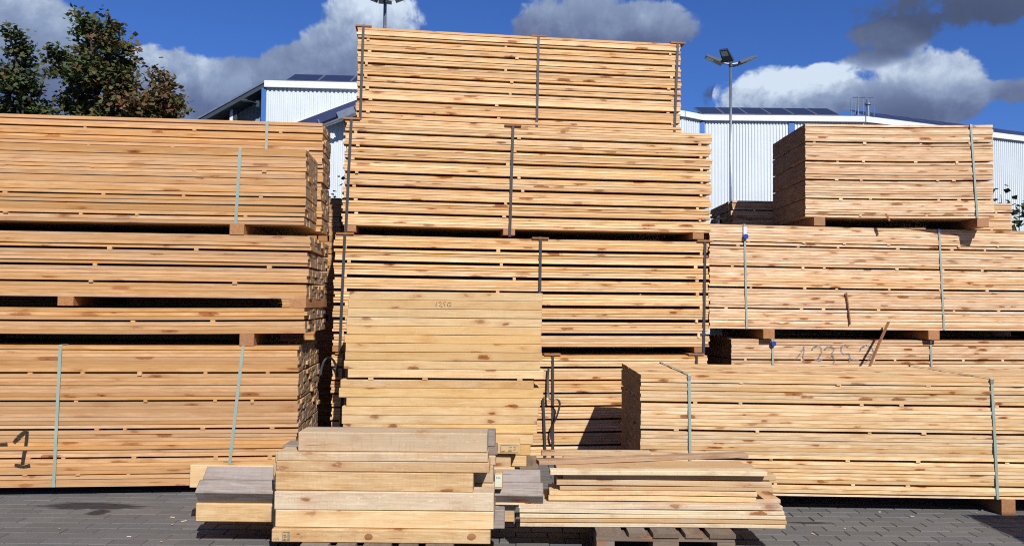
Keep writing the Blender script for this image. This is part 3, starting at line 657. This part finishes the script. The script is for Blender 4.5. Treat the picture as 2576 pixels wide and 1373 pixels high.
tb = slab('timber', 'timber end with a pale label tag beside the front pile', W_BEAM, xat(1249, 4.33), xat(1270, 4.33), 4.33, .362, .10, .090, 0, 'timber')
q = MB(); q.box(.004, .044, -.0035, -.0022, .016, .086); tg = q.obj('label_tag', plain('tag_paper', (.66, .70, .56), .6), tb)
stroke(tg, 'lettering', [[(.010, .072), (.013, .075), (.016, .072), (.010, .064), (.016, .064)], [(.025, .074), (.020, .074), (.020, .070), (.025, .069), (.025, .064), (.020, .064)], [(.029, .064), (.0315, .075), (.034, .064)], [(.030, .068), (.033, .068)]], .0022, plain('tag_ink', (.05, .12, .26), .7), -.0042)

# ------------------------------------------------------------------ loose thin boards on the second pallet
PY = 4.38
def loose(label, m, u0, u1, y, wdt, z, h, yaw=0, n=8, bow=.002):
    x0, x1 = xat(u0, y), xat(u1, y); q = MB(); ph = rnd(0, 6)
    q.bar(0, x1-x0, 0, wdt, 0, h, n, lambda x: (bow*.6*math.sin(2.4*x+ph), bow*math.sin(3.1*x+ph)))
    o = q.obj('board', m, None, (x0, y, z), (0, 0, yaw)); md = o.modifiers.new('bevel', 'BEVEL'); md.width = .002; md.segments = 1; md.limit_method = 'ANGLE'
    return tag(o, label, 'board')
z = .1455
for k, (u0, u1, m, lab) in enumerate(((1314, 1974, W_WHITE, 'bottom bleached board of the loose boards on the pallet'), (1314, 1977, W_LOOSE, 'second bleached board from the pallet, bark along its edge'), (1313, 1975, W_WHITE, 'third bleached board from the pallet'), (1312, 1972, W_WHITE, 'fourth bleached board from the pallet, with a brown knot'), (1310, 1967, W_WHITE, 'fifth bleached board from the pallet, its grey top showing'))):
    h = (.020, .0205, .021, .022, .025)[k]
    loose(lab, m, u0, u1, PY + .004*k, .135, z, h, rnd(-.003, .003)); z += h + .0035
zq = z
z = .1455
for k in range(5):
    loose(['lowest', 'second', 'third', 'fourth', 'topmost'][k] + ' hidden board behind the bleached boards on the pallet', W_LOOSE, 1330+5*k, 1950+3*k, PY+.16, .20, z, .0235); z += .0250
z = zq + .001
for (u0, u1, dy, h, m, lab) in ((1384, 1902, .075, .029, W_BEAM, 'yellow board lying on the bleached boards'), (1386, 1904, .078, .024, W_BEAM, 'second thin yellow board of the set-back loose boards'),
                                (1412, 1944, .088, .021, W_LOOSE, 'orange-brown board of the set-back loose boards'), (1404, 1940, .090, .031, W_LOOSE, 'wide brown board in the middle of the set-back loose boards'),
                                (1420, 1950, .10, .032, W_LOOSE, 'brown board right beneath the white board')):
    loose(lab, m, u0, u1, PY+dy, .17, z, h, rnd(-.003, .003)); z += h + (.004 if 'right beneath' not in lab else .0015)
zt = z
loose('white bleached board with a knot on top of the loose boards', W_WHITE, 1388, 1930, PY+.055, .072, zt, .026, .0)
loose('pinkish flat board next to the white one on top of the loose boards', W_LOOSE, 1405, 1898, PY+.132, .21, zt, .020, R_(2.5))
loose('slanting brown board across the back of the loose boards', W_DARK, 1360, 1930, PY+.205, .075, zt+.0215, .026, R_(11.5))
loose('hidden board under the slanting brown board', W_LOOSE, 1400, 1900, PY+.30, .12, .1455, zt-.1455, 0)
loose('pale narrow board at the back of the loose boards', W_LOOSE, 1366, 1640, PY+.45, .05, zt+.028, .030, R_(1))
loose('hidden block under the pale narrow board at the back', W_LOOSE, 1420, 1560, PY+.455, .05, .1455, zt-.1455+.0275, 0)

# ------------------------------------------------------------------ loose black straps on the middle stack
def band(label, pts, wdt=.020):
    q = MB(); P = [Vector(p) for p in pts]; out = []
    for i in range(len(P)-1):       # Catmull-Rom
        p0, p1, p2, p3 = P[max(0, i-1)], P[i], P[i+1], P[min(len(P)-1, i+2)]
        for k in range(6):
            t = k/6; out.append(.5*((2*p1) + (p2-p0)*t + (2*p0-5*p1+4*p2-p3)*t*t + (3*p1-p0-3*p2+p3)*t**3))
    out.append(P[-1]); q.ribbon(out, wdt, .0015, (.86, .12, .25)); return tag(q.obj('strap_end', S_BLACK, fix=True), label, 'strap')
yl = lambda x, o=-.03: MO.y + (x-MO.x)*math.tan(R_(7)) + o
A = lambda u, v, o=-.03: (lambda X: tuple(atd(u, v, yl(X, o))))((u-1288)/FPX*6.8)
band('loose looping black strap end hanging beside the yellow plank bundle', [A(1380, 925), A(1378, 950), A(1379, 985, -.05), A(1383, 1003, -.07), A(1400, 1003, -.10), A(1408, 1016, -.10), A(1400, 1048, -.09), A(1389, 1072, -.06), A(1386, 1098, -.05), A(1391, 1110, -.05)])
band('second black strap hanging straight down behind the yellow plank bundle', [A(1366, 1000, -.02), A(1368, 1040, -.02), A(1370, 1090, -.02), A(1372, 1150, -.02)], .022)
band('curled black strap end sticking out left of the tall middle stack', [A(848, 948, -.02), A(848, 935, -.03), A(843, 915, -.05), A(835, 902, -.08), A(824, 899, -.10), A(815, 908, -.11), A(809, 925, -.11), A(806, 943, -.11)])

# ------------------------------------------------------------------ warehouse
WALL = plain('cladding_white', (.66, .725, .77), .45, 0, .4, .03, .8)
FASC = plain('fascia_white', (.76, .79, .81), .45, 0, .4, .03)
BLUE = plain('trim_blue', (.045, .16, .52), .4, 0, .4, .06)
NAVY = plain('steel_navy', (.020, .035, .11), .5, 0, .4)
ROOF = plain('roof_grey', (.11, .12, .14), .7, 0, .3)
SHADEW = plain('cladding_shaded', (.30, .33, .37), .6, 0, .3, .05)  # recessed cladding, shade of the overhang mixed into a darker tone
STEEL = plain('galvanised', (.38, .41, .45), .35, .8, .5)
DARKS = plain('steel_dark', (.035, .05, .065), .5, 0, .4)
PVM, pn, pb = mat('solar_glass')
pt_ = pn.node('ShaderNodeTexCoord').outputs['Object']
bk = pn.node('ShaderNodeTexBrick'); pn.put(bk.inputs['Vector'], pt_); bk.offset = 0
bk.inputs['Color1'].default_value = (.016, .018, .034, 1); bk.inputs['Color2'].default_value = (.020, .022, .040, 1); bk.inputs['Mortar'].default_value = (.05, .052, .07, 1)
bk.inputs['Scale'].default_value = 1; bk.inputs['Brick Width'].default_value = .17; bk.inputs['Row Height'].default_value = .17; bk.inputs['Mortar Size'].default_value = .004
pn.put(pb.inputs['Base Color'], bk.outputs[0]); pb.inputs['Roughness'].default_value = .28; pb.inputs['Specular IOR Level'].default_value = .4
FRAME = plain('panel_frame', (.30, .32, .36), .4, .5, .4)

ZT = 10.2
hall = empty('warehouse', (0, 34, 0), 0, 'long white ribbed metal warehouse with blue corner trims and roof solar panels', 'warehouse')
HO = Vector((0, 34, 0))
FAC = [Vector(p) for p in ((-9.98, 30.0), (-4.4, 30.3), (7.72, 34.1), (8.72, 34.75), (16.25, 34.75), (26.2, 38.5), (34, 41.5))]
def seg_basis(a, b):
    d = (b-a).normalized(); return d, Vector((d.y, -d.x))      # along, outwards (towards the yard)
for i in range(len(FAC)-1):
    a, b = FAC[i], FAC[i+1]; d, o = seg_basis(a, b); Ln = (b-a).length
    q = MB(); per = .165 if i < 2 else .142; n = max(1, int(Ln/per)); per = Ln/n; prof = []
    for k in range(n): prof += [(k*per, 0), (k*per+per*.34, 0), (k*per+per*.44, .034), (k*per+per*.90, .034)]
    prof.append((Ln, 0))
    for k, (s_, h) in enumerate(prof):
        p = a + d*s_ + o*h - HO.xy
        q.v += [(p.x, p.y, -.02), (p.x, p.y, ZT-.12)]
        if k: q.f.append((2*k-2, 2*k, 2*k+1, 2*k-1)); q.mi.append(0)
    q.obj('wall', WALL, hall)
    q = MB(); q.box(0, Ln, -.16, .02, 0, .26); q.obj('fascia', FASC, hall, (a.x, a.y-34, ZT-.26), (0, 0, math.atan2(d.y, d.x)))
    # roof strip behind the fascia
    q = MB(); q.box(0, Ln, .022, 9, 0, .04)
    q.obj('roof', ROOF, hall, (a.x, a.y-34, ZT-.06), (R_(2.2), 0, math.atan2(d.y, d.x)))
def trim(u, i, wdt):
    a, b = FAC[i], FAC[i+1]; d, o = seg_basis(a, b)
    r = ray(u, 300); t = (a.x*d.y - a.y*d.x) / (r.x*d.y - r.y*d.x); p = Vector((r.x*t, r.y*t))
    q = MB(); q.box(-wdt/2, wdt/2, -.075, .03, 0, ZT-.262); q.obj('corner_trim', BLUE, hall, (p.x, p.y-34, -.02), (0, 0, math.atan2(d.y, d.x)))
trim(663, 0, .17); trim(1765, 3, .26); trim(1990, 3, .25); trim(2203, 4, .24)
def solar(i, s0, n, wdt, back=.22, lift=.10, tilt=25, length=1.66):
    a, b = FAC[i], FAC[i+1]; d, o = seg_basis(a, b)
    for k in range(n):
        p = a + d*(s0 + k*(wdt+.02)) - o*back
        q = MB(); q.box(.03, wdt-.03, .03, length-.03, .012, .041); s_ = q.obj('solar_panel', PVM, hall, (p.x, p.y-34, ZT+lift), (R_(tilt), 0, math.atan2(d.y, d.x)))
        f = MB(); f.box(0, .03, 0, length, 0, .042); f.box(wdt-.03, wdt, 0, length, 0, .042); f.box(.0302, wdt-.0302, 0, .0298, 0, .042); f.box(.0302, wdt-.0302, length-.0298, length, 0, .042)
        f.obj('frame', FRAME, s_)
        g = MB()
        for xx in (.2, wdt-.25): g.box(xx, xx+.05, length-.25, length-.20, -.86, .0)
        g.box(.2, wdt-.2, .05, .10, -.10, 0)
        g.obj('support', FRAME, s_)
solar(0, .75, 4, 1.28); solar(3, .05, 6, 1.07); solar(4, .9, 7, 1.25); solar(4, 9.9, 1, 1.2); solar(5, .1, 4, 1.25)
solar(0, .20, 1, .9, .5, -.02, 4, 1.2); solar(2, -.2, 1, .9, .5, 0, 5, 1.3)

# left gable end of the warehouse: sloped verge with an overhang, recessed wall, column
c0 = FAC[0]; zt0 = ZT; sl = math.atan2(1.50, 2.60); GL = 5.5
q = MB(); q.box(-GL, 0, -.05, 9, -.16, 0); q.obj('roof', DARKS, hall, (c0.x+.02, c0.y-34-.03, zt0-.06), (0, -sl, 0))
q = MB(); q.box(-GL, 0, -.02, .02, -.02, .05); q.obj('verge_flashing', STEEL, hall, (c0.x, c0.y-34-.11, zt0-.05), (0, -sl, 0))
q = MB(); per = .165; n = int(4.9/per)
yy = c0.y-34+.95
for k in range(n):
    x = c0.x - .03 - k*per
    for (s_, h) in ((0, 0), (.34, 0), (.44, .034), (.90, .034)):
        xx = x - per*s_; zz = zt0 - .12 + (xx-c0.x)*math.tan(sl); q.v += [(xx, yy-h, -.02), (xx, yy-h, zz)]
m_ = len(q.v)//2
for k in range(1, m_): q.f.append((2*k-2, 2*k-1, 2*k+1, 2*k)); q.mi.append(0)
q.obj('wall', SHADEW, hall, fix=False)
p = atd(584, 270, 30.4); q = MB(); q.box(-.06, .06, -.08, .08, 0, p.z+.25); q.obj('downpipe', FASC, hall, (p.x, p.y-34, -.02))
q = MB(); q.box(.07, .22, -.06, .10, 0, p.z+.3); q.obj('column', DARKS, hall, (p.x, p.y-34, -.02))
# floodlight arm
a1 = atd(648, 262, 30.0)-HO; a2 = atd(617, 254, 29.4)-HO; q = MB(); q.tube([a1, (a1+a2)/2+Vector((0, 0, .03)), a2], .03, 6); q.box(a2.x-.14, a2.x+.10, a2.y-.1, a2.y+.1, a2.z-.02, a2.z+.05); q.box(a1.x-.06, a1.x+.08, a1.y-.05, a1.y+.1, a1.z-.12, a1.z+.12)
q.obj('floodlight', DARKS, hall)
# navy gabled canopy on the front wall
pa = atd(735, 308, 29.6)-HO; pb_ = atd(892, 249, 29.6)-HO; an = math.atan2(pb_.z-pa.z, pb_.x-pa.x); CL = 5.4
ca = empty('canopy', (pa.x, pa.y, pa.z)); ca.parent = hall
q = MB(); q.box(0, CL, 0, .5, -.07, 0); o = q.obj('canopy', FASC, hall, tuple(pa), (0, -an, 0)); bpy.data.objects.remove(ca)
can = o
q = MB(); q.box(0, CL, -.03, .05, -.42, -.072); q.obj('edge_beam', NAVY, can)
q = MB(); q.box(.1, CL, .06, .48, -.10, -.0725); q.obj('soffit', NAVY, can)
q = MB(); q.tube([(.8, -.16, -.62), (CL, -.16, -.62)], .075, 8)
for k in range(3): q.box(1.0+k*1.5, 1.04+k*.75, -.16, .0, -.62, -.30)
q.obj('gutter', STEEL, can)
# second slope, hidden by the tall stack
q = MB(); q.box(0, CL, 0, .5, -.07, 0); top = Vector((pa.x + CL*math.cos(an), pa.y, pa.z + CL*math.sin(an))); q.obj('canopy', NAVY, hall, tuple(top), (0, an, 0))
# roof hoops, ladder and flue at the step of the facade
def px_(u, v, Y=35.2): return atd(u, v, Y) - HO
q = MB()
for (ua, ub) in ((2141, 2158), (2160, 2178), (2181, 2198)):
    q.tube([px_(ua, 318), px_(ua, 249), px_(ua+4, 246), px_(ub, 245), ], .022, 6); q.tube([px_(ub, 245), px_(ub+1, 318)], .018, 6)
for k in range(4): q.tube([px_(2150, 292+7*k), px_(2178, 292+7*k)], .016, 6)
q.tube([px_(2152, 250, 35.9), px_(2152, 318, 35.9)], .018, 6); q.tube([px_(2172, 250, 35.9), px_(2172, 318, 35.9)], .018, 6)
q.obj('roof_ladder', STEEL, hall)
q = MB(); f0 = px_(2183, 330); f1 = px_(2183, 262); f2 = px_(2183, 252)
q.tube([(f1.x, f1.y, 0), tuple(f1)], .085, 12); q.tube([f1+Vector((0, 0, -.04)), f1+Vector((0, 0, .03))], .14, 12); q.tube([f1, f2+Vector((0, 0, .0))], .06, 10); q.obj('flue', STEEL, hall)

# ------------------------------------------------------------------ lamp posts
def lamp(label, u, vtop, Y, r, heads):
    p = atd(u, vtop, Y); t0 = empty('street_lamp', (p.x, p.y, 0), 0, label, 'street lamp', 'tall yard lamps')
    q = MB(); q.tube([(0, 0, -.02), (0, 0, p.z*.5), (0, 0, p.z)], r*1.25, 12, r*.85); q.obj('pole', STEEL, t0, smooth=True)
    for k, an in enumerate(heads):
        h = empty('lamp_head', (0, 0, p.z), an); h.parent = t0
        bpy.data.objects.remove(h)
        q = MB(); q.tube([(0, 0, .02), (.30, 0, .06)], .03, 8); ar = q.obj('arm', STEEL, t0, (0, 0, p.z), (0, 0, an))
        q = MB(); q.bar(0, .58, -.17, .17, -.045, .045, 3, lambda x: (0, 0)); q.v = [(x, y*(1-.25*(x/.58)), z*(1-.3*(x/.58))) for x, y, z in q.v]
        hd = q.obj('lamp_head', DARKS, ar, (.26, 0, .055), (0, R_(-22), 0))
        q = MB(); q.box(.30, .54, -.10, .10, -.040, -.036); q.obj('lens', PAPER, hd)
    q = MB(); q.tube([(0, 0, -.06), (0, 0, .10)], r*1.25, 12); q.obj('collar', DARKS, t0, (0, 0, p.z))
    return t0
lamp('grey lamp post with four dark heads before the warehouse right of the tall stack', 1838, 164, 24, .048, [R_(a) for a in (180, 238, 2, 28)])
lamp('grey lamp post rising behind the topmost bundle of the tall middle stack', 969, 2, 19, .048, [R_(a) for a in (170, 8, 100, 280)])

# ------------------------------------------------------------------ trees and shrubs
def leafmat(name, cols):
    m, n, b = mat(name); ge = n.node('ShaderNodeNewGeometry')
    c = n.ramp(ge.outputs['Random Per Island'], [(i/(len(cols)-1), tuple(x*ALB for x in c_)) for i, c_ in enumerate(cols)])
    n.put(b.inputs['Base Color'], c); b.inputs['Roughness'].default_value = .6; b.inputs['Specular IOR Level'].default_value = .25
    tr = n.node('ShaderNodeBsdfTranslucent'); n.put(tr.inputs[0], c); mx = n.node('ShaderNodeMixShader'); mx.inputs[0].default_value = .22
    n.l.new(b.outputs[0], mx.inputs[1]); n.l.new(tr.outputs[0], mx.inputs[2]); n.l.new(mx.outputs[0], n.n['Material Output'].inputs[0])
    return m
LG = leafmat('leaf_green', [(0.031, 0.056, 0.019), (0.050, 0.085, 0.028), (0.078, 0.116, 0.037), (0.093, 0.109, 0.031)])
LO_ = leafmat('leaf_olive', [(0.056, 0.062, 0.019), (0.093, 0.096, 0.028), (0.132, 0.109, 0.031), (0.078, 0.054, 0.019)])
LR = leafmat('leaf_rust', [(0.093, 0.046, 0.019), (0.155, 0.074, 0.028), (0.217, 0.096, 0.040), (0.132, 0.085, 0.028)])
BARK = plain('bark', (.060, .045, .034), .9, scale=20, var=.4, bump=.6)
def leaf(mb, p, size, mi):
    a = Vector((rnd(-1, 1), rnd(-1, 1), rnd(-.6, .6))).normalized(); n = Vector((rnd(-.6, .6), rnd(-1.0, .3), rnd(.1, 1))).normalized()
    b = n.cross(a).normalized(); s = size*rnd(.65, 1.2); k = len(mb.v); dn = n*(s*rnd(-.18, .1))
    mb.v += [tuple(p), tuple(p + a*s*.45 + b*s*.48 + dn), tuple(p + a*s), tuple(p + a*s*.45 - b*s*.48 + dn)]
    mb.f += [(k, k+1, k+2), (k, k+2, k+3)]; mb.mi += [mi, mi]
def tree(label, group, Y, base_u, lobes, dens_, colour, size=.15, trunk_r=.16):
    """lobes: picture x, y, half width, half height of each leaf mass, at distance Y"""
    sc_ = FPX/Y; bx = (base_u-1288)/sc_
    t0 = empty('maple_tree', (bx, Y, 0), 0, label, 'tree', group)
    T = MB(); LF = MB(); C3 = []
    for (u, v, ru, rv) in lobes:
        if v < 300: ru *= .78; rv *= .92
        c = atd(u, v, Y); C3.append((c - Vector((bx, Y, 0)) + Vector((0, rnd(-.5, .5), 0)), ru/sc_, rv/sc_))
    ztop = max(c.z+rz*.6 for c, rx, rz in C3)
    trunk = [Vector((0, 0, -.1)), Vector((.06, .03, 1.2)), Vector((-.03, .0, 2.6)), Vector((.05, .05, ztop*.45)), Vector((.0, .0, ztop*.8))]
    T.tube(trunk, trunk_r, 9, .04)
    for c, rx, rz in C3:
        zb = max(1.6, min(c.z - rz*1.6, ztop*.6)); st = Vector((0, 0, zb)); mid_ = st.lerp(c, .55) + Vector((0, 0, -.15*abs(c.x)))
        T.tube([st, mid_, c, c+Vector((0, 0, rz*.75))], .065, 6, .012)
        for k in range(7):
            e = c + Vector((rnd(-1, 1)*rx, rnd(-1, 1)*rx, rnd(-.6, 1)*rz))*.8; T.tube([mid_.lerp(c, rnd(.2, 1)), e], .022, 5, .006)
        ncl = int(dens_*(rx*rz*7.0 + rx*2.2))
        for k in range(ncl):
            while True:
                d = Vector((rnd(-1, 1), rnd(-1, 1), rnd(-1, 1)))
                if .05 < d.length <= 1: break
            rr = d.length**.45; d.normalize()
            bump = 1 + .45*noise.noise(d*2.2 + c) + .22*noise.noise(d*5 + c*2)
            if noise.noise(d*3.1 + c*1.7) < -.30 and rr > .7: continue
            ctr = c + Vector((d.x*rx, d.y*max(rx, .6), d.z*rz))*rr*bump
            if ctr.z < 1.8: continue
            csz = rnd(.07, .17); mi = colour(ctr, c)
            for j in range(random.randint(7, 13)):
                p = ctr + Vector((random.gauss(0, csz), random.gauss(0, csz), random.gauss(0, csz*.8)))
                leaf(LF, p, size, mi if random.random() < .80 else random.randint(0, 1))
    T.obj('trunk', BARK, t0, smooth=True); LF.obj('crown', [LG, LO_, LR], t0)
    return t0
TG = 'trees behind the left stack'
tree('green tree left of the large browning maple', TG, 24, 40, [(55, 140, 26, 42), (60, 102, 15, 14), (30, 205, 40, 36), (72, 215, 36, 34), (45, 280, 74, 42), (-50, 290, 70, 60), (108, 172, 10, 12), (50, 380, 100, 55)], 40,
     lambda p, c: 0 if random.random() < .8 else 1)
tree('large maple with twin tops turning brown behind the left stack', TG, 22, 250, [(203, 85, 26, 44), (196, 40, 12, 18), (226, 62, 18, 18), (286, 118, 26, 56), (290, 58, 9, 20), (316, 140, 24, 44), (172, 165, 24, 32), (215, 150, 34, 34), (245, 195, 74, 44), (300, 215, 52, 44), (190, 250, 62, 42), (300, 280, 72, 36), (230, 340, 110, 55), (260, 430, 130, 55)], 40,
     lambda p, c: (2 if random.random() < .22 + .12*max(-1, min(2, p.x)) else (1 if random.random() < .6 else 0)) if p.x > -.3 or p.z < 6.2 else (0 if random.random() < .7 else 1), trunk_r=.2)
tree('small russet maple at the right edge of the tree group', TG, 21, 405, [(402, 212, 20, 22), (398, 185, 9, 12), (398, 248, 42, 28), (446, 264, 26, 18), (370, 285, 42, 30), (420, 300, 50, 30), (400, 370, 70, 50)], 40,
     lambda p, c: 2 if random.random() < .55 else 1, trunk_r=.11)
LS = leafmat('leaf_shrub', [(.02, .035, .012), (.035, .055, .02), (.05, .07, .025)])
def shrub(label, c, rx, rz, n, size=.06):
    t0 = empty('shrub', (c[0], c[1], 0), 0, label, 'shrub'); T = MB(); LF = MB(); zt_ = c[2]+rz
    for k in range(9):
        a = rnd(0, 6.28); e = Vector((math.cos(a)*rx*rnd(.2, .9), math.sin(a)*rx*rnd(.2, .9), c[2]+rz*rnd(.0, 1))); pts = [Vector((rnd(-.05, .05), rnd(-.05, .05), -.03)), e*.5 + Vector((0, 0, .2)), e]; T.tube(pts, .014, 5, .004)
        for j in range(n//9):
            t = rnd(.35, 1); p = (pts[0].lerp(pts[1], t*2) if t < .5 else pts[1].lerp(pts[2], t*2-1)) + Vector((random.gauss(0, .09), random.gauss(0, .09), random.gauss(0, .09))); leaf(LF, p, size, 0)
    T.obj('stem', BARK, t0); LF.obj('foliage', LS, t0)
p = atd(2558, 545, 9.9); shrub('leafy shrub peeping out right of the stack behind the right stack', tuple(p), .45, .35, 900, .085)
p = atd(862, 520, 10.3); shrub('leafy shrub seen in the dark gap between left and middle stacks', tuple(p), .45, .45, 900, .075)

# ------------------------------------------------------------------ small wood chips on the paving
for (u, v) in ((440, 1302), (456, 1312), (436, 1318), (405, 1362), (2392, 1279), (2455, 1290), (2300, 1300), (2128, 1330), (2490, 1318), (2210, 1288), (330, 1350), (150, 1330), (700, 1350), (2050, 1345)):
    d = ray(u, v); g = CP + d*(-EYE/d.z); q = MB(); l = rnd(.012, .032); q.bar(0, l, -.004, .004, 0, .003, 2, lambda x: (0, .002*math.sin(60*x)))
    tag(q.obj('wood_chip', W_WHITE, None, (g.x, g.y, .0022), (0, 0, rnd(0, 6.2))), 'tiny pale wood chip lying loose on the paving', 'wood chip', 'wood chips on the paving')
